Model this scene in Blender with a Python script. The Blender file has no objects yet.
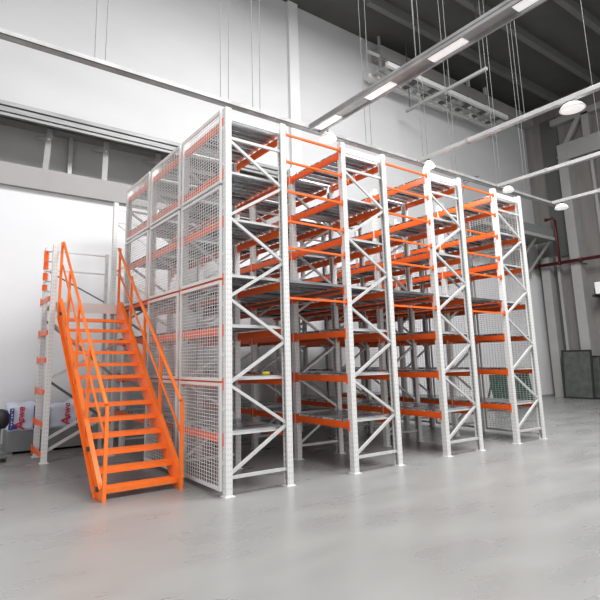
import bpy, bmesh, math, random
from mathutils import Vector, Matrix
random.seed(7)
C = bpy.context.scene.collection
PI = math.pi

# ------------------------------------------------------------------ camera
cam_d = bpy.data.cameras.new('camera'); cam = bpy.data.objects.new('camera', cam_d); C.objects.link(cam)
yaw, pitch, roll = 0.5902, 0.1740, -0.0146
fwd = Vector((math.sin(yaw)*math.cos(pitch), math.cos(yaw)*math.cos(pitch), math.sin(pitch)))
r0 = Vector((math.cos(yaw), -math.sin(yaw), 0)); u0 = r0.cross(fwd)
rr = r0*math.cos(roll)+u0*math.sin(roll); uu = -r0*math.sin(roll)+u0*math.cos(roll)
M = Matrix((rr, uu, -fwd)).transposed().to_4x4(); M.translation = Vector((-3.4585, -6.0478, 1.7427))
cam.matrix_world = M
cam_d.sensor_width = 36; cam_d.lens = 500.9/600*36
cam_d.shift_x = 36.01/600; cam_d.shift_y = -26.35/600
cam_d.clip_end = 200
bpy.context.scene.camera = cam

# ------------------------------------------------------------------ materials
def mat(name, col, rough=.5, metal=0, noise=0, nscale=6, stretch=(1,1,1), bump=0, rough_var=0, emit=None, estr=0, coat=0):
    m = bpy.data.materials.new(name); m.use_nodes = True
    nt = m.node_tree; b = nt.nodes['Principled BSDF']
    b.inputs['Base Color'].default_value = (*col, 1)
    b.inputs['Roughness'].default_value = rough; b.inputs['Metallic'].default_value = metal
    b.inputs['Coat Weight'].default_value = coat
    if noise or bump or rough_var:
        tc = nt.nodes.new('ShaderNodeTexCoord'); mp = nt.nodes.new('ShaderNodeMapping')
        mp.inputs['Scale'].default_value = stretch
        nt.links.new(tc.outputs['Object'], mp.inputs['Vector'])
        n = nt.nodes.new('ShaderNodeTexNoise'); n.inputs['Scale'].default_value = nscale; n.inputs['Detail'].default_value = 5
        nt.links.new(mp.outputs[0], n.inputs['Vector'])
        if noise:
            cr = nt.nodes.new('ShaderNodeValToRGB')
            cr.color_ramp.elements[0].position = .3; cr.color_ramp.elements[1].position = .7
            cr.color_ramp.elements[0].color = (*[c*(1-noise) for c in col], 1)
            cr.color_ramp.elements[1].color = (*[min(1, c*(1+noise)) for c in col], 1)
            nt.links.new(n.outputs['Fac'], cr.inputs[0]); nt.links.new(cr.outputs[0], b.inputs['Base Color'])
        if rough_var:
            mr = nt.nodes.new('ShaderNodeMapRange')
            mr.inputs['To Min'].default_value = max(.02, rough-rough_var); mr.inputs['To Max'].default_value = rough+rough_var
            nt.links.new(n.outputs['Fac'], mr.inputs['Value']); nt.links.new(mr.outputs[0], b.inputs['Roughness'])
        if bump:
            bp = nt.nodes.new('ShaderNodeBump'); bp.inputs['Strength'].default_value = bump; bp.inputs['Distance'].default_value = .02
            nt.links.new(n.outputs['Fac'], bp.inputs['Height']); nt.links.new(bp.outputs[0], b.inputs['Normal'])
    if emit:
        b.inputs['Emission Color'].default_value = (*emit, 1); b.inputs['Emission Strength'].default_value = estr
    return m

def holes_mat(name, col, rough):
    """painted steel with rows of small punched slots every 5 cm"""
    m = mat(name, col, rough); nt = m.node_tree; b = nt.nodes['Principled BSDF']; N = nt.nodes.new; K = nt.links.new
    tc = N('ShaderNodeTexCoord'); sp = N('ShaderNodeSeparateXYZ'); K(tc.outputs['Object'], sp.inputs[0])
    def mth(op, a, bb=None):
        n = N('ShaderNodeMath'); n.operation = op
        for i, v in enumerate((a, bb)):
            if v is None: continue
            if isinstance(v, (int, float)): n.inputs[i].default_value = v
            else: K(v, n.inputs[i])
        return n.outputs[0]
    z = mth('ABSOLUTE', mth('SUBTRACT', mth('FRACT', mth('MULTIPLY', sp.outputs['Z'], 14.0)), .5))
    hz = mth('LESS_THAN', z, .16)
    ax = mth('LESS_THAN', mth('ABSOLUTE', mth('SUBTRACT', mth('ABSOLUTE', sp.outputs['X']), .022)), .006)
    ay = mth('LESS_THAN', mth('ABSOLUTE', mth('SUBTRACT', mth('ABSOLUTE', sp.outputs['Y']), .022)), .006)
    f = mth('MULTIPLY', hz, mth('MAXIMUM', ax, ay))
    mx = N('ShaderNodeMixRGB'); K(f, mx.inputs[0]); mx.inputs[1].default_value = (*col, 1); mx.inputs[2].default_value = (.42, .42, .41, 1)
    K(mx.outputs[0], b.inputs['Base Color'])
    return m

ORANGE = mat('orange_paint', (.80, .11, .010), .38, noise=.06, nscale=3)
STAIR_OR = mat('stair_orange_paint', (.93, .19, .02), .35, noise=.06, nscale=4)
POST = holes_mat('white_slotted_steel', (.66, .66, .645), .4)
WHITE = mat('white_paint', (.66, .66, .65), .4)
BRACE = mat('zinc_brace', (.58, .58, .57), .38, .25, noise=.08, nscale=9)
DECK = mat('galvanised_deck', (.46, .47, .48), .27, .85, noise=.8, nscale=5, stretch=(.12, 1.7, 1), rough_var=.12)
WIRE = mat('wire_white', (.72, .72, .71), .45)
FLOORM = mat('polished_concrete', (.225, .225, .218), .30, noise=.09, nscale=1.1, stretch=(.6, 1.6, 1), rough_var=.15)
WALLM = mat('white_wall_panel', (.665, .665, .675), .7, noise=.02, nscale=.6)
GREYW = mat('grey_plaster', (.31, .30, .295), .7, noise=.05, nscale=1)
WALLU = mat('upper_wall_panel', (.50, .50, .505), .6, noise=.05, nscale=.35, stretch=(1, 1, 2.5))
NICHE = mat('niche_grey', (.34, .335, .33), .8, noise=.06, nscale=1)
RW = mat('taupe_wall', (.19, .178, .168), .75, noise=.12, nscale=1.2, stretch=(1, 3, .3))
COLM = mat('column_grey', (.30, .295, .285), .7, noise=.06, nscale=1.5)
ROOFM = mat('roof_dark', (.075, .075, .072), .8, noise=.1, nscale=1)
ROOFB = mat('roof_purlin', (.13, .13, .125), .7)
STEELG = mat('grey_steel', (.36, .365, .36), .5, .2, noise=.05)
LIGHTSTEEL = mat('light_conduit', (.42, .42, .415), .4, .3, noise=.08, nscale=4)
TRAYM = mat('tray_steel', (.30, .30, .30), .45, .3, noise=.2, nscale=3)
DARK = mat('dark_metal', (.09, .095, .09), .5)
DARKER = mat('black_rubber', (.012, .012, .016), .55)
RED = mat('dark_red_pipe', (.085, .005, .007), .45)
LAMPW = mat('lamp_shade_white', (.85, .85, .84), .35)
GLOW = mat('lamp_glow', (1, 1, 1), .5, emit=(1, 1, 1), estr=9)
GLOW2 = mat('lamp_dim_glow', (1, 1, 1), .5, emit=(1, 1, .98), estr=.25)
GALVP = mat('landing_fascia', (.60, .565, .54), .45, .1, noise=.04)
CRATE = mat('grey_board', (.16, .165, .165), .7, noise=.1, nscale=8, stretch=(1, 1, .3))
FILM = mat('printed_film', (.56, .60, .70), .35, noise=.06, nscale=5, bump=.25)
BLUE = mat('blue_print', (.02, .03, .20), .45)
REDP = mat('red_print', (.50, .015, .05), .45)
WPRINT = mat('white_print', (.7, .72, .78), .45)
YEL = mat('yellow_plastic', (.75, .55, .03), .45)
ORD = mat('tie_orange', (.86, .135, .012), .4)
def glass_mat():
    m = mat('green_glass', (.012, .055, .038), .12); m.node_tree.nodes['Principled BSDF'].inputs['Coat Weight'].default_value = .6
    return m
GREENG = glass_mat()
SCREEN = mat('dark_screen_mesh', (.065, .07, .062), .5, noise=.3, nscale=4)

# ------------------------------------------------------------------ mesh helpers
class MB:
    def __init__(s): s.v = []; s.f = []
    def hexa(s, p):
        n = len(s.v); s.v += [tuple(q) for q in p]
        s.f += [tuple(n+i for i in q) for q in ((0,3,2,1),(4,5,6,7),(0,1,5,4),(1,2,6,5),(2,3,7,6),(3,0,4,7))]; return s
    def box(s, x0, x1, y0, y1, z0, z1):
        return s.hexa([(x0,y0,z0),(x1,y0,z0),(x1,y1,z0),(x0,y1,z0),(x0,y0,z1),(x1,y0,z1),(x1,y1,z1),(x0,y1,z1)])
    def bar(s, a, b, w, t, up=(0,0,1)):
        """rectangular bar a->b, w along 'side', t along 'up-ish'"""
        a = Vector(a); b = Vector(b); d = (b-a).normalized(); up = Vector(up)
        if abs(d.dot(up)) > .99: up = Vector((0,1,0))
        sd = d.cross(up).normalized(); u = sd.cross(d).normalized()
        p = []
        for e in (a, b):
            for i, j in ((-1,-1),(1,-1),(1,1),(-1,1)): p.append(e+sd*(w/2*i)+u*(t/2*j))
        return s.hexa(p)
    def channel(s, a, b, w, t, th, up):
        """C channel along a->b; web at +up side, flanges pointing to -up"""
        a = Vector(a); b = Vector(b); d = (b-a).normalized(); up = Vector(up); sd = d.cross(up).normalized()
        s.bar(a+up*(t/2-th/2), b+up*(t/2-th/2), w, th, up)
        for k in (-1, 1): s.bar(a+sd*k*(w/2-th/2)-up*(th/2), b+sd*k*(w/2-th/2)-up*(th/2), th, t-th, up)
        return s
    def tube(s, pts, r, n=8):
        pts = [Vector(p) for p in pts]; base = len(s.v)
        for i, p in enumerate(pts):
            d = (pts[min(i+1, len(pts)-1)]-pts[max(i-1, 0)]).normalized()
            up = Vector((0,0,1)) if abs(d.z) < .95 else Vector((0,1,0))
            a = d.cross(up).normalized(); b = a.cross(d).normalized()
            for k in range(n):
                t = 2*PI*k/n; s.v.append(tuple(p+a*(r*math.cos(t))+b*(r*math.sin(t))))
        for i in range(len(pts)-1):
            for k in range(n):
                k2 = (k+1) % n; s.f.append((base+i*n+k, base+i*n+k2, base+(i+1)*n+k2, base+(i+1)*n+k))
        s.f.append(tuple(base+k for k in range(n))[::-1]); s.f.append(tuple(base+(len(pts)-1)*n+k for k in range(n)))
        return s
    def lathe(s, prof, c=(0,0,0), n=24):
        base = len(s.v)
        for r, z in prof:
            for k in range(n):
                t = 2*PI*k/n; s.v.append((c[0]+r*math.cos(t), c[1]+r*math.sin(t), c[2]+z))
        for i in range(len(prof)-1):
            for k in range(n):
                k2 = (k+1) % n; s.f.append((base+i*n+k, base+i*n+k2, base+(i+1)*n+k2, base+(i+1)*n+k))
        s.f.append(tuple(base+k for k in range(n))[::-1]); s.f.append(tuple(base+(len(prof)-1)*n+k for k in range(n)))
        return s
    def mesh(s, name, m):
        me = bpy.data.meshes.new(name); me.from_pydata(s.v, [], s.f); me.update()
        bm = bmesh.new(); bm.from_mesh(me); bmesh.ops.recalc_face_normals(bm, faces=bm.faces); bm.to_mesh(me); bm.free()
        me.materials.append(m); return me
    def build(s, name, m, parent=None, smooth=False, loc=None, bevel=0):
        me = s.mesh(name, m); o = bpy.data.objects.new(name, me); C.objects.link(o)
        if parent: o.parent = parent
        if loc: o.location = loc
        if smooth:
            for p in me.polygons: p.use_smooth = len(p.vertices) == 4
        if bevel:
            b = o.modifiers.new('bevel', 'BEVEL'); b.width = bevel; b.segments = 2
        return o

def link(name, me, parent, loc=(0,0,0)):
    o = bpy.data.objects.new(name, me); C.objects.link(o); o.parent = parent; o.location = loc; return o
def empty(name, loc=(0,0,0)):
    o = bpy.data.objects.new(name, None); C.objects.link(o); o.location = loc; o.empty_display_size = .2; return o
def tag(o, label=None, cat=None, group=None, kind=None):
    if label: o['label'] = label
    if cat: o['category'] = cat
    if group: o['group'] = group
    if kind: o['kind'] = kind
    return o
def struct(name, mb, m, parent=None):
    o = mb.build(name, m, parent)
    if not parent: o['kind'] = 'structure'
    return o

# ------------------------------------------------------------------ the hall
YB = 6.3; XR = 20.8; XL = -9.0; YF = -16.0; HR = 14.0
struct('floor', MB().box(XL-.2, XR+.5, YF, YB+1.4, -.3, 0), FLOORM)
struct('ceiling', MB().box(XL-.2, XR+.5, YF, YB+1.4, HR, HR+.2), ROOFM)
wb = MB()
wb.box(XL, XR, YB, YB+.3, 0, 5.8)
back = struct('wall_back', wb, WALLM)
wu = MB(); wu.box(XL, 6.0, YB, YB+.3, 7.75, HR)            # above the recessed band
wu.box(6.0, XR, YB, YB+.3, 5.8, HR)
struct('trim_90', wu, WALLU)
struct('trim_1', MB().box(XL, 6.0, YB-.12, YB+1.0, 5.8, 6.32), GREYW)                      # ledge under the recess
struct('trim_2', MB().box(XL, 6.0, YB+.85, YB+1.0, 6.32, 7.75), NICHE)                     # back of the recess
g = MB(); g.box(XL, 6.0, YB-.2, YB+.85, 7.62, 7.76); g.box(XL, 6.0, YB-.2, YB-.12, 7.36, 7.66); g.box(XL, 6.0, YB-.3, YB-.1, 7.36, 7.42); g.box(XL,6.0,YB-.26,YB-.2,7.48,7.53)
struct('trim_3', g, mat('girder_grey', (.22, .22, .22), .45, .2, noise=.25, nscale=2, stretch=(.6, 1, 6)))
for i, x in enumerate((-7.7, -6.2, -4.6, -3.05, -1.45, -.75, -.05, 1.4, 2.9, 4.4)):
    s = MB()
    if i in (5,): s.bar((x, YB+.75, 6.32), (x, YB+.75, 7.62), .10, .10)
    else:
        s.bar((x, YB-.02, 6.32), (x+.12, YB+.35, 7.62), .13, .10); s.bar((x+.06, YB+.15, 7.2), (x-.12, YB+.8, 7.45), .08, .06)
    o = s.build('slanted_strut', LIGHTSTEEL); o['kind'] = 'structure'; o.name = 'trim_%d' % (4+i)
struct('trim_14', MB().box(5.9, 6.3, YB-.12, YB, 0, HR), mat('pilaster_grey', (.62,.62,.62), .7))                             # pilaster
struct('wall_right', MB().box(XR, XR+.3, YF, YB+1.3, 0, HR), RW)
struct('wall_left', MB().box(XL-.2, XL, YF, YB+1.3, 0, HR), WALLM)
struct('baseboard_back', MB().box(XL, XR, YB-.03, YB, 0, .1), STEELG)
# columns on the right wall (verticals, read front to back)
k = 15
for y0, y1, dep, m in ((5.60, 5.98, .5, COLM), (5.22, 5.34, .35, COLM), (4.22, 4.62, .6, COLM), (3.30, 3.42, .3, COLM), (2.3, 2.8, .5, COLM), (.2, .7, .5, COLM), (-3, -2.5, .5, COLM)):
    struct('trim_%d' % k, MB().box(XR-dep, XR, y0, y1, 0, 10.7 if y0 < 5 else 6.35), m); k += 1
struct('trim_%d' % k, MB().box(XR-.08, XR, 5.36, 5.58, 0, 6.3), DARK); k += 1               # dark service slot
struct('trim_%d' % k, MB().box(XR-.1, XR, 4.75, 5.5, 6.35, 13.1), DARK); k += 1  # dark box standing in for the shade in the upper wall corner
struct('trim_%d' % k, MB().box(XR-.5, XR, YF, 4.65, 10.7, 11.5), COLM); k += 1              # crane beam
struct('trim_%d' % k, MB().box(XR-.35, XR, YF, 4.9, 12.6, 12.9), COLM); k += 1
s = MB(); s.bar((XR-.25, 4.7, 10.9), (XR-.25, 3.6, 12.7), .2, .2); s.bar((XR-.2, 3.4, 11.5), (XR-.2, 3.4, 12.7), .3, .3); s.bar((XR-.2, 1.2, 11.5), (XR-.2, 1.2, 12.7), .3, .3)
struct('trim_%d' % k, s, COLM); k += 1
struct('trim_%d' % k, MB().box(10, XR, YB-.5, YB, 13.1, 13.6), COLM); k += 1              # eave beam
for y in (4.4, 2.6, .8, -1, -3):                                                             # purlins
    struct('trim_%d' % k, MB().box(8, XR, y, y+.2, HR-.35, HR), ROOFB); k += 1
struct('trim_%d' % k, MB().box(13.15, 13.6, YB-.14, YB, 4.6, 8.0), WHITE); k += 1         # white riser strip

# ------------------------------------------------------------------ racks
L = 1.448; NB = 4; H = 5.5
LEV = [.72, 1.45, 2.18, 2.90, 3.74, 4.46, 5.27]
D = 1.0
YF_ = [0, L, 2*L, 3*L, 3*L+.98]      # frame positions; the last bay is a short one
SC = .98/L
# shared meshes -------------------------------------------------------------
def post_mesh(side, h=H):
    # C section 10x10 cm, web on the outer side (side=-1: web faces -x), open inwards
    mb = MB(); th = .012; s = side
    mb.box(*(sorted((s*.05, s*(.05-th)))), -.05, .05, 0, h)
    mb.box(*(sorted((s*(.05-th), -s*.035))), -.05, -.05+th, 0, h)
    mb.box(*(sorted((s*(.05-th), -s*.035))), .05-th, .05, 0, h)
    mb.box(*(sorted((-s*.035, -s*(.035+th)))), -.05, -.022, 0, h)
    mb.box(*(sorted((-s*.035, -s*(.035+th)))), .022, .05, 0, h)
    return mb.mesh('upright_post', POST)
PM = {-1: post_mesh(-1), 1: post_mesh(1)}
fp = MB().box(-.075, .075, -.075, .075, 0, .012)
for a in (-.062, .062): fp.lathe([(.009, .012), (.009, .026), (.003, .03)], (a, .062*(1 if a > 0 else -1), 0), 8)
FOOT = fp.mesh('foot_plate', WHITE)
nodes = [.26+.595*i for i in range(9)]
def brace_mesh(z0, z1, x0, x1):
    mb = MB(); a = Vector((x0, 0, z0)); b = Vector((x1, 0, z1))
    mb.channel(a, b, .042, .034, .006, Vector((0,-1,0)))
    return mb.mesh('cross_brace', BRACE)
BR = []
for i in range(8):
    x0, x1 = (.04, D-.04) if i % 2 == 0 else (D-.04, .04)
    BR.append(brace_mesh(nodes[i]+.02, nodes[i+1]-.02, x0, x1))
BH = [brace_mesh(z, z, .03, D-.03) for z in (.235, 5.04)]
bm_ = MB()
bm_.box(-.022, .022, .056, L-.056, -.06, .06)
bm_.box(-.028, .028, .07, L-.07, .03, .05)          # pressed step line
for y in (.052, L-.058): bm_.box(-.03, .03, y, y+.006, -.10, .10)
for ya, yb in ((-.01, .056), (L-.056, L+.01)): bm_.box(.046, .052, ya, yb, -.10, .10) if False else None
BEAMM = {}
for s in (-1, 1):
    m_ = MB(); m_.box(-.022, .022, .056, L-.056, -.052, .052)
    m_.box(-.026 if s < 0 else .018, -.018 if s < 0 else .026, .075, L-.075, -.03, .03)
    for y in (.051, L-.057): m_.box(-.028, .028, y, y+.006, -.085, .085)
    a, b = sorted((s*.026, s*.032))
    for ya, yb in ((.018, .056), (L-.056, L-.018)):
        m_.box(a, b, ya, yb, -.085, .085)
        for z in (-.06, 0, .06): m_.box(*sorted((s*.032, s*.038)), (ya+yb)/2-.008, (ya+yb)/2+.008, z-.01, z+.01)
    BEAMM[s] = m_.mesh('beam', ORANGE)
def deck_mb(x0, x1, y0, y1, pitch=.15, top=0, dp=.04):
    mb = MB(); n = max(1, int((y1-y0)/pitch)); p = (y1-y0)/n
    for i in range(n):
        a = y0+i*p+.008; b = y0+(i+1)*p-.012
        mb.box(x0, x1, a, b, top-.004, top)
        for e, f in ((a, a+.004), (b-.004, b)): mb.box(x0, x1, e, f, top-dp, top-.004)
        c = (a+b)/2; mb.box(x0, x1, c-.018, c+.018, top-.012, top-.004)
    return mb
DECKM = deck_mb(-.02, D+.02, .06, L-.06, top=.093).mesh('shelf_deck', DECK)
lip = MB().box(.05, D-.05, -.045, -.033, .045, .074).mesh('end_lip', BRACE)
tieM = MB().box(.05, D-.05, -.012, .012, -.05, .06).mesh('row_top_tie', WHITE)
# mesh guard panels
PZ = [(.07, 1.465), (1.49, 2.885), (2.92, 4.29), (4.325, 5.47)]
PY0, PY1 = .085, L-.015
def panel_meshes(z0, z1):
    f = MB(); h = z1-z0; w = PY1-PY0; t = .045
    f.box(-.018, .018, 0, t, 0, h); f.box(-.018, .018, w-t, w, 0, h)
    f.box(-.018, .018, t, w-t, 0, t); f.box(-.018, .018, t, w-t, h-t, h)
    for z in (.25*h, .75*h):
        for y in (-.03, w-.02): f.box(.018, .04, y, y+.05, z-.02, z+.02)
    g = MB(); c = .078; r = .0032
    n = int((w-2*t)/c)
    for i in range(1, n+1):
        y = t+(w-2*t)*i/(n+1); g.box(-r, r, y-r, y+r, t, h-t)
    n = int((h-2*t)/.05)
    for i in range(1, n+1):
        z = t+(h-2*t)*i/(n+1); g.box(-r, r, t, w-t, z-r, z+r)
    return f.mesh('mesh_panel', WHITE), g.mesh('wire_mesh', WIRE)
PAN = [panel_meshes(*z) for z in PZ]

RX = [i*2.287 for i in range(4)]
RL = ['nearest orange and white rack, left side closed with wire mesh beside the stairs',
      'second orange and white rack from the stairs, an open aisle on either side of it',
      'third orange and white rack from the stairs, just left of the farthest rack',
      'orange and white rack farthest from the stairs, wire mesh on its right side']
def make_rack(i):
    x = RX[i]; r = empty('pallet_rack', (x, 0, 0)); tag(r, RL[i], 'rack', 'racks standing side by side')
    for kf in range(NB+1):
        y = YF_[kf]+.05
        for s, px in ((-1, 0), (1, D)):
            p = link('upright_post', PM[s], r, (px, y, 0)); link('foot_plate', FOOT, p)
        for b in BR: link('cross_brace', b, r, (0, y-.0, 0))
        for b in BH: link('cross_brace', b, r, (0, y, 0))
        link('top_tie', tieM, r, (0, y, 5.38))
        if kf in (0,):
            for z in LEV[:-1]: link('end_lip', lip, r, (0, y+.08, z))
    for kb in range(NB):
        y = YF_[kb]+.05
        for z in LEV:
            if i == 0 and kb == 3 and z > 3: continue          # open bay beside the landing
            for s, px in ((-1, 0), (1, D)):
                o = link('beam', BEAMM[s], r, (px+s*.024, y, z))
                if kb == 3: o.scale.y = SC
            o = link('shelf_deck', DECKM, r, (0, y, z))
            if kb == 3: o.scale.y = SC
    sides = []
    if i == 0: sides = [(-.078, [(kb, q) for kb in range(3) for q in range(4) if not (kb == 2 and q < 2)])]
    if i == 3: sides = [(D+.078, [(kb, q) for kb in range(4) for q in range(4)])]
    for px, lst in sides:
        for kb, q in lst:
            o = link('mesh_panel', PAN[q][0], r, (px, kb*L+PY0, PZ[q][0])); link('wire_mesh', PAN[q][1], o); o.scale.y = SC if kb == 3 else 1
    return r
for i in range(4): make_rack(i)

# walkway decks in the aisles and the thin bars across their mouths
A0 = D+.052; A1 = 2.287-.052
nm = ['first aisle from the stairs', 'middle aisle', 'aisle farthest right']
WK = deck_mb(.03, A1-A0-.03, .02, YF_[4]+.1, .15, 0, .04)
wkm = WK.mesh('walkway_deck', DECK)
TZ = [(2.69, 'under the walkway deck'), (3.47, 'lowest above the deck'), (3.90, 'second above the deck'), (4.385, 'third above the deck'), (4.88, 'second from the top'), (5.34, 'topmost')]
tb = MB(); w = A1-A0
tb.box(.006, w-.006, -.016, .016, -.016, .016)
for a, b in ((0, .006), (w-.006, w)): tb.box(a, b, -.025, .025, -.05, .05)
tbm = tb.mesh('aisle_bar', ORD)
for i in range(3):
    x = RX[i]+A0
    o = bpy.data.objects.new('walkway_deck', wkm); C.objects.link(o); o.location = (x, .0, 2.975)
    for q in (0, 1):
        MB().box(.012 if q == 0 else A1-A0-.05, .05 if q == 0 else A1-A0-.012, .12, YF_[4]+.05, -.10, -.06).build('edge_angle', DARK, o)
    tag(o, 'grey ribbed steel walkway deck over the '+nm[i], 'deck', 'upper walkway decks')
    for z, t in TZ:
        b = bpy.data.objects.new('aisle_bar', tbm); C.objects.link(b); b.location = (x, .02, z)
        tag(b, 'thin orange bar across the %s, %s' % (nm[i], t), 'bar', 'orange bars across the aisles')

# small things on the shelves
y = empty('tape_roll', (.84, .36, 1.548)); tag(y, 'small yellow roll of tape lying on a shelf of the nearest rack', 'tape')
MB().lathe([(.028, 0), (.06, 0), (.06, .045), (.028, .045), (.028, 0)], (0,0,0), 18).build('roll', YEL, y, True)
MB().lathe([(.024, -.0), (.029, -.0), (.029, .047), (.024, .047), (.024, 0)], (0,0,0), 18).build('core', DARK, y, True)

# ------------------------------------------------------------------ staircase
SX0, SX1 = -1.415, -.335
st = empty('staircase', ((SX0+SX1)/2, .85, 0)); tag(st, 'steep orange steel staircase with handrails rising to the grey landing', 'stairs')
inv = Vector(st.location)
def sp(v): return tuple(Vector(v)-inv)
NR = 14; ZL = 2.92; Y0 = .86; Y1 = 3.90; rise = .2035; run = (Y1-Y0)/NR
sl = (Y1-Y0)/ZL
for sx in (SX0, SX1):
    mb = MB(); t = .006; o = -1 if sx == SX0 else 1
    # plate stringer, cut flat on the floor, plumb at the landing
    prof = [(Y0-.07, 0), (Y0+.17, 0), (Y1+.02, ZL-.30), (Y1+.02, ZL+.03), (Y1-.10, ZL+.03), (Y0-.07, .16)]
    def plate(xa, xb, pr):
        n = len(pr); b0 = len(mb.v)
        for x in (xa, xb):
            for (yy, zz) in pr: mb.v.append(sp((x, yy, zz)))
        mb.f.append(tuple(range(b0, b0+n))); mb.f.append(tuple(range(b0+n, b0+2*n))[::-1])
        for q in range(n): mb.f.append((b0+q, b0+(q+1) % n, b0+n+(q+1) % n, b0+n+q))
    plate(sx-t, sx+t, prof)
    # flanges
    xa, xb = (sx, sx+o*.06) if o > 0 else (sx+o*.06, sx)
    for (ya, za), (yb, zb) in (((Y0-.07, .16), (Y1-.10, ZL+.03)), ((Y0+.17, .0), (Y1+.02, ZL-.30))):
        p = [(xa,ya,za),(xb,ya,za),(xb,yb,zb),(xa,yb,zb),(xa,ya,za+.012),(xb,ya,za+.012),(xb,yb,zb+.012),(xa,yb,zb+.012)]
        mb.hexa([sp(q) for q in p])
    mb.build('stringer', STAIR_OR, st)
for i in range(1, NR):
    z = i*rise-.07; yc = Y0+ (i-.5)*run+.02
    mb = MB(); xa, xb = SX0+.008, SX1-.008
    for q in ((yc-.12, yc+.12, z-.006, z), (yc-.12, yc-.114, z-.055, z-.006), (yc+.114, yc+.12, z-.045, z-.006)):
        mb.box(xa-inv.x, xb-inv.x, q[0]-inv.y, q[1]-inv.y, q[2], q[3])
    for e in (xa, xb-.006): mb.box(e-inv.x, e+.006-inv.x, yc-.10-inv.y, yc+.10-inv.y, z-.05, z-.006)
    mb.build('tread', STAIR_OR, st)
for sx, o in ((SX0, -1), (SX1, 1)):
    x = sx-o*.005
    def rail_z(yy, top): return (1.30 if top else .86)+ (yy-.90)*((4.06-1.30)/(3.95-.90)) 
    hr = MB()
    hr.tube([sp((x, .80, 1.21)), sp((x, .86, 1.262)), sp((x, 3.97, 4.075))], .026, 10)
    hr.build('handrail', STAIR_OR, st, True)
    mr = MB(); mr.tube([sp((x, .82, .79)), sp((x, 3.95, rail_z(3.95, False)-.0))], .019, 8); mr.build('mid_rail', STAIR_OR, st, True)
    for n_, yy in enumerate((.765, 1.66, 2.42, 3.18, 3.95)):
        zb = max(0, (yy-Y0)/sl-.06) if n_ else .0
        if n_ == 4: zb = ZL-.3
        p = MB(); xo_ = .028 if n_ else .0
        p.bar(sp((x+o*xo_, yy, zb)), sp((x+o*xo_, yy, rail_z(yy, True)+.02)), .045, .04); p.build('baluster', STAIR_OR, st)
        q = MB()
    for (yy, zz) in ((1.0, .12), (1.52, .56), (3.80, 2.68)):
        MB().box(*(sorted((sx+o*.045-inv.x, sx+o*.008-inv.x))), yy-.03-inv.y, yy+.03-inv.y, zz-.03, zz+.03).build('bolt_plate', DARK, st)

# ------------------------------------------------------------------ landing tower
TX0, TX1, TY0, TY1 = -1.54, -.33, 4.02, 4.80
tw = empty('stair_landing', ((TX0+TX1)/2, (TY0+TY1)/2, 0)); tag(tw, 'landing tower of pale slotted posts and braces at the top of the orange stairs', 'landing')
iv = Vector(tw.location)
def tp(v): return tuple(Vector(v)-iv)
for (px, py, h, s) in ((TX0, TY0, 4.02, -1), (TX0, TY1, 4.12, -1), (TX1, TY0, 2.80, 1), (TX1, TY1, 4.1, 1)):
    me = post_mesh(s, h) if px == TX0 else MB().box(-.03, .03, -.03, .03, 0, h).mesh('upright_post', BRACE)
    p = link('upright_post', me, tw, tp((px, py, 0))); link('foot_plate', FOOT, p)
fm = MB(); fm.box(TX0+.06-iv.x, TX1+.03-iv.x, TY0-.045-iv.y, TY0-.035-iv.y, ZL-.19, ZL); fm.build('fascia', GALVP, tw)
pl = MB(); pl.box(TX0+.05-iv.x, TX1-.0-iv.x, TY0-.034-iv.y, TY1-iv.y-.035, ZL-.03, ZL)
for e in range(5): 
    yy = TY0+.1+e*.17-iv.y; pl.box(TX0+.06-iv.x, TX1-.04-iv.x, yy-.02, yy+.02, ZL-.1, ZL-.03)
pl.build('platform', GALVP, tw)
br = MB().bar(tp((TX0+.05, TY0, .22)), tp((TX1-.03, TY0, .80)), .03, .05); br.build('cross_brace', BRACE, tw)
MB().bar(tp((TX0+.05, TY0+.04, .42)), tp((TX1-.03, TY0+.04, 1.0)), .03, .05).build('cross_brace', BRACE, tw)
MB().bar(tp((TX0+.05, TY0, 2.48)), tp((TX1-.03, TY0, 1.52)), .03, .045).build('cross_brace', STEELG, tw)
MB().bar(tp((TX0+.05, TY1, 2.60)), tp((TX1-.03, TY1, 1.70)), .03, .045).build('cross_brace', STEELG, tw)
MB().bar(tp((TX0+.05, TY0, 1.42)), tp((TX1-.03, TY0, .62)), .03, .045).build('cross_brace', DARK, tw)
MB().bar(tp((TX0+.05, TY0, 1.50)), tp((TX1-.03, TY0, 2.1)), .03, .045).build('cross_brace', BRACE, tw)
MB().bar(tp((TX0+.05, TY1, 3.62)), tp((TX1-.03, TY1, 3.06)), .02, .025).build('cross_brace', DARK, tw)
for z in (4.06, 3.66): MB().bar(tp((TX0+.05, TY1, z)), tp((TX1, TY1, z)), .03, .028).build('guard_rail', BRACE, tw)
for z in (.16, .68, 1.25, 1.83, 2.34, 2.98):
    mb = MB(); mb.box(TX0-.078-iv.x, TX0-.052-iv.x, TY0+.03-iv.y, TY1+.02-iv.y, z-.045, z+.045)
    mb.box(TX0-.085-iv.x, TX0-.078-iv.x, TY1-.06-iv.y, TY1+.03-iv.y, z-.08, z+.08)
    mb.build('beam', ORANGE, tw)
for z0, z1 in ((3.22, 3.34), (3.44, 3.58), (3.66, 4.05)):
    mb = MB(); mb.box(TX0-.062-iv.x, TX0-.051-iv.x, TY1-.05-iv.y, TY1+.03-iv.y, z0, z1)
    mb.box(TX0-.082-iv.x, TX0+.01-iv.x, TY1-.062-iv.y, TY1-.052-iv.y, z0, z1); mb.build('bracket', ORANGE, tw)
for z in (3.1, 3.3, 3.5, 3.7, 3.9):
    MB().bar(tp((TX0-.02, TY0+.05, z)), tp((TX0-.02, TY1-.05, z+.12)), .02, .022).build('side_rung', STEELG, tw)

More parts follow.
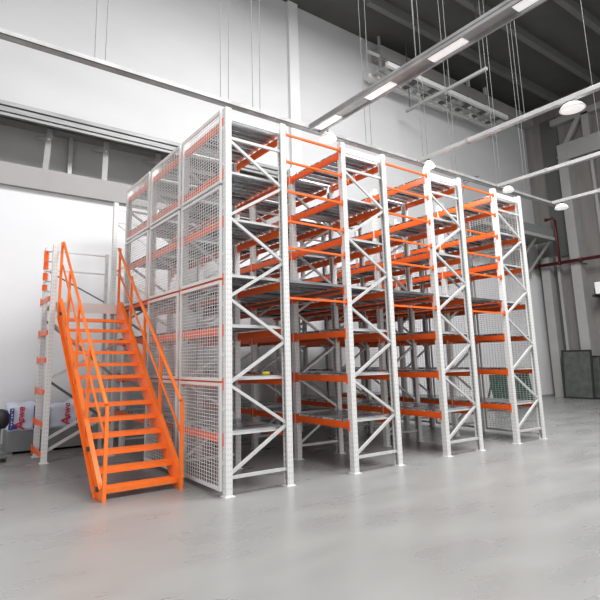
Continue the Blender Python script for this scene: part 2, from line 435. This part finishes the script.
# ------------------------------------------------------------------ printed bundle on grey crate
cx0, cx1, cy0, cy1 = -1.97, -.35, 5.35, 6.12
cr = empty('grey_crate', ((cx0+cx1)/2, (cy0+cy1)/2, 0)); tag(cr, 'long grey board crate on the floor under the printed wrapped bundle', 'crate')
ic = Vector(cr.location)
MB().box(cx0-ic.x, cx1-ic.x, cy0-ic.y, cy1-ic.y, .05, .45).build('body', CRATE, cr, bevel=.008)
s = MB()
for x in (cx0+.05, (cx0+cx1)/2, cx1-.05): s.box(x-.05-ic.x, x+.05-ic.x, cy0-ic.y+.02, cy1-ic.y-.02, 0, .05)
s.build('runner', CRATE, cr)
bu = empty('wrapped_bundle', ((cx0+cx1)/2, (cy0+cy1)/2, .45)); tag(bu, 'bundle wrapped in pale film with red lettering and blue bands on the grey crate', 'bundle')
# softly crumpled film body
bm = bmesh.new()
W = cx1-cx0+.02; Dp = cy1-cy0
nx, nz = 28, 8
def hz(u): return .50+.05*math.sin(u*9)+.03*math.sin(u*23+1)
grid = []
for ring in range(2):
    col = []
    for j in range(nx+1):
        u = j/nx; x = -W/2+u*W; rowv = []
        for k_ in range(nz+1):
            v = k_/nz; z = v*hz(u); yy = (-Dp/2 - .012*math.sin(u*31+v*5) - .01*math.sin(v*9+u*7)) if ring == 0 else Dp/2-.02
            if v == 1: yy += .05 if ring == 0 else -.05
            rowv.append(bm.verts.new((x, yy, z)))
        col.append(rowv)
    grid.append(col)
for ring in range(2):
    for j in range(nx):
        for k_ in range(nz): bm.faces.new((grid[ring][j][k_], grid[ring][j+1][k_], grid[ring][j+1][k_+1], grid[ring][j][k_+1]))
for j in range(nx):
    bm.faces.new((grid[0][j][nz], grid[0][j+1][nz], grid[1][j+1][nz], grid[1][j][nz]))
    bm.faces.new((grid[0][j][0], grid[1][j][0], grid[1][j+1][0], grid[0][j+1][0]))
for j in (0, nx):
    for k_ in range(nz): bm.faces.new((grid[0][j][k_], grid[0][j][k_+1], grid[1][j][k_+1], grid[1][j][k_]))
bmesh.ops.recalc_face_normals(bm, faces=bm.faces)
me = bpy.data.meshes.new('film'); bm.to_mesh(me); bm.free(); me.materials.append(FILM)
for p in me.polygons: p.use_smooth = True
f = link('film', me, bu)
def text(body, size, loc, m, parent, name, rotz=PI/2, shear=0, ex=.003, sx=1):
    cu = bpy.data.curves.new(name, 'FONT'); cu.body = body; cu.size = size; cu.extrude = ex; cu.shear = shear; cu.offset = .004
    to = bpy.data.objects.new('t', cu); C.objects.link(to); bpy.context.view_layer.update()
    me = bpy.data.meshes.new_from_object(to.evaluated_get(bpy.context.evaluated_depsgraph_get())); bpy.data.objects.remove(to)
    me.materials.clear(); me.materials.append(m)
    R_ = Matrix.Rotation(PI/2, 4, 'X') @ Matrix.Rotation(rotz, 4, 'Z') @ Matrix.Diagonal((sx, 1, 1, 1))
    me.transform(R_); o = link(name, me, parent, loc); return o
yf = -Dp/2-.030
for k_, xo in enumerate((-.66, .22)):
    text('A', .27, (xo+.13, yf, .02+.02*k_), REDP, bu, 'red_lettering', shear=.1)
    text('swe', .185, (xo+.11, yf, .175+.03*k_), REDP, bu, 'red_lettering', shear=.1)
for xo, w_ in ((-.81, .075), (-.37, .11), (-.12, .06), (.47, .11)):
    b = MB().box(xo, xo+w_, yf-.002, yf+.012, .03, .47+.03*math.sin(xo*9)).build('blue_band', BLUE, bu)
    if w_ > .06:
        g = MB()
        for q in range(8):
            z = .07+q*.047
            g.box(xo+.03, xo+.034+.02*(q % 3 > 0), yf-.004, yf-.001, z, z+.028); g.box(xo+.03, xo+w_-.03, yf-.004, yf-.001, z, z+.007)
        g.build('white_lettering', WPRINT, b)
MB().box(-.82, -.66, yf-.001, yf+.012, .04, .14).build('blue_band', BLUE, bu)

# black thing at the left edge
sd = empty('dark_trolley', (-2.20, 4.75, 0)); tag(sd, 'black padded roll on a low grey trolley at the left edge', 'trolley')
MB().lathe([(.02, -.18), (.10, -.17), (.155, -.09), (.155, .07), (.11, .15), (.02, .18)], (0, 0, .76), 20).build('black_roll', DARKER, sd, True)
MB().tube([(0, 0, .09), (0, 0, .60)], .03, 10).build('stem', LIGHTSTEEL, sd, True)
MB().box(-.3, .14, -.22, .22, .07, .11).build('base', DARK, sd, bevel=.01)
for a in (-.24, .09):
    for b in (-.17, .17): MB().tube([(a, b-.015, .035), (a, b+.015, .035)], .035, 14).build('wheel', DARKER, sd, True)

# ------------------------------------------------------------------ overhead tray grid with lamps, hung on wires
ZT = 6.3; YT = 1.2
t = empty('cable_tray', (6, YT, ZT)); tag(t, 'long grey cable tray on wires above the racks, parallel to the back wall', 'cable tray')
mb = MB(); mb.box(-14, 6.3, -.07, .07, -.03, -.02); mb.box(-14, 6.3, -.07, -.06, -.03, .05); mb.box(-14, 6.3, .06, .07, -.03, .05)
mb.build('tray', TRAYM, t)
mb = MB()
for q in range(30): mb.box(-13.8+q*.68, -13.76+q*.68, -.06, .06, -.02, -.008)
mb.build('rung', TRAYM, t)
MB().tube([(-14, -.02, .0), (-6, .01, 0.005), (2, -.02, .0), (6.3, 0, 0)], .022, 8).build('cable', DARK, t, True)
for x in (-9.6, -7.6, -5.4, -4.72, -1.8, .1, 1.2, 3.15, 4.55):
    for d in (-.08, .08): MB().tube([(x+d, 0, .02), (x+d*1.5, .0, HR-ZT)], .006, 5).build('hanger_wire', DARK, t)
RN = [(2.62, 'widest, with light panels, above the first aisle'), (5.75, 'second from the left'), (8.95, 'third from the left'), (11.78, 'farthest right')]
for i, (x, tx) in enumerate(RN):
    r = empty('ceiling_conduit', (x, YT, ZT)); tag(r, ('broad grey lighting trunk' if i == 0 else 'straight grey conduit')+' hanging overhead, '+tx, 'conduit', 'overhead runs toward the camera')
    if i == 0:
        mb = MB(); w_ = .15
        mb.box(-w_, w_, -13, -.08, -.005, .008); mb.box(-w_, -w_+.035, -13, -.08, -.06, .06); mb.box(w_-.035, w_, -13, -.08, -.06, .06)
        mb.build('trunk', TRAYM, r)
        for q in range(8): MB().box(-w_+.04, w_-.04, -.75-q*1.35, -.15-q*1.35, -.022, -.006).build('light_panel', GLOW2, r)
    else:
        MB().box(-.055, .055, -14, -.085, -.045, .045).build('conduit', LIGHTSTEEL, r, bevel=.01)
        for q in range(5): MB().box(-.066, .066, -1.4-q*2.9, -1.34-q*2.9, -.055, .055).build('coupling', TRAYM, r)
    for yy in (-2.6, -6, -9.5):
        MB().tube([(0, yy, .05), (0, yy, HR-ZT)], .006, 5).build('hanger_wire', DARK, r)
def lamp(x, y, z, r, lab, glow, strg):
    e = empty('pendant_lamp', (x, y, z)); tag(e, lab, 'lamp', 'white dome lamps under the conduits')
    MB().lathe([(.03, .11), (.07, .10), (r*.75, .05), (r, -.02), (r, -.03), (r*.93, -.03), (r*.70, .045), (.05, .10)], n=28).build('shade', LAMPW, e, True)
    MB().lathe([(r*.93, -.026), (r*.8, -.045), (.02, -.055)], n=28).build('diffuser', glow, e, True)
    MB().tube([(0, 0, .09), (0, 0, ZT-.045-z)], .022, 8).build('stem', DARK, e, True)
    l = bpy.data.lights.new('lamp', 'AREA'); l.shape = 'DISK'; l.size = r*1.6; l.energy = strg
    lo = bpy.data.objects.new('lamp_light', l); C.objects.link(lo); lo.parent = e; lo.location = (0, 0, -.08)
lamp(2.80, .95, 6.08, .17, 'glowing round pendant lamp at the end of the broad lighting trunk', GLOW, 60)
lamp(5.75, .85, 6.10, .13, 'round pendant lamp at the tray end of the second conduit, above the third rack', GLOW, 40)
lamp(5.80, -2.22, 6.14, .21, 'large white dome lamp in the top right corner under the second conduit', GLOW2, 25)
lamp(8.95, .85, 6.10, .15, 'round pendant lamp at the tray end of the third conduit', GLOW2, 25)
lamp(11.78, .88, 6.10, .19, 'round pendant lamp at the tray end of the farthest right conduit', GLOW2, 25)

# ------------------------------------------------------------------ catwalk high on the back wall
cw = empty('roof_catwalk', (13.6, 5.6, 12.15)); tag(cw, 'grey and white steel catwalk frame hanging high under the roof at the top', 'catwalk')
for yy, m in ((.35, WHITE), (-.55, WHITE)): MB().box(-4.2, 3.4, yy-.06, yy+.06, -.05, .12).build('rail', m, cw)
MB().box(-4.2, 3.4, -.06, .0, .0, .08).build('rail', LIGHTSTEEL, cw)
for q in range(14): MB().box(-4.1+q*.55, -3.85+q*.55, -.5, .3, .05, .09).build('slat', DARK if q % 2 else STEELG, cw)
for x in (2.0, 3.3): MB().box(x-.06, x+.06, .22, .34, -.05, 1.95).build('hanger_post', WHITE, cw)
for x in (-3.6, -1.2, .6): MB().box(x-.04, x+.04, .25, .33, -.05, 1.95).build('hanger_post', STEELG, cw)
MB().box(-4.2, 3.4, .26, .32, .95, 1.05).build('guard_rail', WHITE, cw)
MB().bar((-.1, -.8, .12), (-.1, 1, -.3), .0901, .09).build('rail', DARK, cw) if False else None
dk = MB().bar((0, -3.0, 0), (0, .4, 0), .10, .10).build('roof_bar', STEELG); dk.location = (11.2, 5.4, 11.2)
tag(dk, 'dark grey bar high under the roof left of the catwalk, pointing toward the camera', 'bar')
MB().tube([(0, -2.8, .05), (0, -2.8, HR-11.2)], .02, 6).build('hanger', DARK, dk); MB().tube([(0, .2, .05), (0, .2, HR-11.2)], .02, 6).build('hanger', DARK, dk)

# ------------------------------------------------------------------ right rear: canopy, red pipes, screens, glass sheet
ca = empty('wall_canopy', (17.6, YB, 6.95)); tag(ca, 'pale grey box canopy on struts fixed to the back wall behind the racks', 'canopy')
MB().box(-3.2, 2.2, -1.3, 0, .0, .55).build('box', mat('canopy_grey', (.17, .18, .175), .5), ca, bevel=.02)
MB().box(-3.2, 2.2, -1.34, -1.3, .0, .14).build('edge', LIGHTSTEEL, ca)
for x in (-2.6, -.8, .9, 2.1): MB().bar((x, -.05, -1.3), (x, -1.15, 0), .09, .09).build('strut', LIGHTSTEEL, ca); MB().box(x-.05, x+.05, -.1, 0, -1.4, 0).build('wall_rail', STEELG, ca)
MB().box(-3.2, 2.2, -.12, 0, -1.5, -1.38).build('wall_rail', STEELG, ca)

rp = empty('fire_pipe', (XR-.75, 3, 5.95)); tag(rp, 'dark red fire pipe running along the right wall with a riser', 'pipe')
MB().tube([(0, 3.1, 0), (0, -9, 0)], .075, 14).build('main_pipe', RED, rp, True)
MB().tube([(0, 3.12, 0), (0, 2.95, 0)], .10, 14).build('end_cap', RED, rp, True)
MB().tube([(0, 2.0, 0), (0, 2.0, 2.0), (0, 2.08, 2.1), (0, 2.38, 2.1)], .055, 12).build('riser', RED, rp, True)
MB().tube([(0, 2.36, 2.1), (0, 2.44, 2.1)], .08, 12).build('flange', RED, rp, True)
for yy in (2.0, 1.1, -.3, -2): MB().tube([(0, yy-.05, 0), (0, yy+.05, 0)], .095, 14).build('coupling', RED, rp, True)
for yy in (1.2, -.8, -4): MB().box(.0, .74, yy-.02, yy+.02, -.12, -.08).build('bracket', DARK, rp)

pi_ = MB().tube([(0,0,0), (0,-.4,.02), (-.3,-.9,-.15), (-1.2,-.9,-.6), (-1.6,-.9,-1.2), (-1.6,-.9,-3.2)], .03, 8).build('curved_cable', TRAYM, smooth=True); pi_.location = (15.2, 6.25, 9.3)
tag(pi_, 'thin grey cable curving down the back wall right of the racks', 'cable')

def screen(name, x, y, w_, h, rot, tilt, lab):
    e = empty(name, (x, y, 0)); e.rotation_euler = (tilt, 0, rot); tag(e, lab, 'screen panel', 'dark framed screens against the right wall')
    mb = MB(); t_ = .07
    mb.box(-w_/2, -w_/2+t_, -.025, .025, 0, h); mb.box(w_/2-t_, w_/2, -.025, .025, 0, h)
    mb.box(-w_/2+t_, w_/2-t_, -.025, .025, 0, t_); mb.box(-w_/2+t_, w_/2-t_, -.025, .025, h-t_, h)
    mb.build('frame', DARKER, e)
    MB().box(-w_/2+t_, w_/2-t_, -.006, .006, t_, h-t_).build('screen', SCREEN, e)
    return e
screen('framed_screen', XR-1.05, 4.72, 1.22, 2.06, -PI/2-.0, -.10, 'dark framed screen leaning on the right wall, the front one')
screen('framed_screen', XR-.80, 4.50, 1.30, 1.8, -PI/2, -.09, 'dark framed screen leaning on the right wall, mostly hidden behind the front one')

gl = empty('glass_sheet', (13.85, 4.05, 0)); gl.rotation_euler = (-.12, 0, 0); tag(gl, 'dark green glass sheet leaning on a grey stand behind the far right rack', 'glass sheet')
MB().box(-1.25, 1.2, -.008, .008, .06, 1.2).build('sheet', GREENG, gl)
MB().box(-1.25, 1.2, .012, .035, .06, 1.2).build('backing', mat('dark_green_backing', (.02, .06, .05), .6), gl)
m_ = MB(); m_.box(-1.3, 1.25, -.03, .5, .01, .06)
for x in (-1.1, 1.05): m_.bar((x, .5, .06), (x, .04, 1.0), .05, .05)
m_.build('stand', DARK, gl)
wp = MB().box(-.35, .35, -.04, .04, 0, 1.2).build('white_board', WHITE); wp.location = (12.1, 4.75, 0.005); wp.rotation_euler = (-.1, 0, 0)
tag(wp, 'white board leaning beside the green glass sheet behind the racks', 'board')

# floodlight on the right wall
fl = empty('wall_box', (XR-.85, 3.42, 4.5)); tag(fl, 'small white box on a black arm high on the right wall, at the right edge', 'wall box')
MB().box(-.16, .16, -.18, .18, -.15, .35).build('box', LAMPW, fl, bevel=.02)
MB().box(-.05, .45, .2, .36, -.25, -.15).build('arm', DARKER, fl); MB().box(.4, .85, .0, .45, -.22, -.16).build('arm', DARKER, fl)
MB().box(-.05, .05, .2, .26, -.2, .1).build('arm', DARKER, fl)

# ------------------------------------------------------------------ light
w = bpy.data.worlds.new('world'); bpy.context.scene.world = w; w.use_nodes = True
w.node_tree.nodes['Background'].inputs[0].default_value = (.97, .98, 1, 1); w.node_tree.nodes['Background'].inputs[1].default_value = .74
def area(name, loc, rot, sx, sy, e, col=(1,1,1)):
    l = bpy.data.lights.new(name, 'AREA'); l.shape = 'RECTANGLE'; l.size = sx; l.size_y = sy; l.energy = e; l.color = col
    o = bpy.data.objects.new(name, l); C.objects.link(o); o.location = loc; o.rotation_euler = rot; return o
# added fill lights below the roof, which has no skylights
area('roof_fill_near_light', (1, -5, HR-.5), (0, 0, 0), 9, 6, 1700)
area('roof_fill_mid_light', (7, -3, HR-.5), (0, 0, 0), 8, 5, 2100)
# added fill light along the plain left wall, no window there
area('left_fill_light', (XL+.1, -3, 5), (0, -PI/2, 0), 7, 10, 220)

vs = bpy.context.scene.view_settings
vs.view_transform = 'Standard'; vs.look = 'None'; vs.exposure = .42; vs.gamma = 1; vs.use_curve_mapping = False
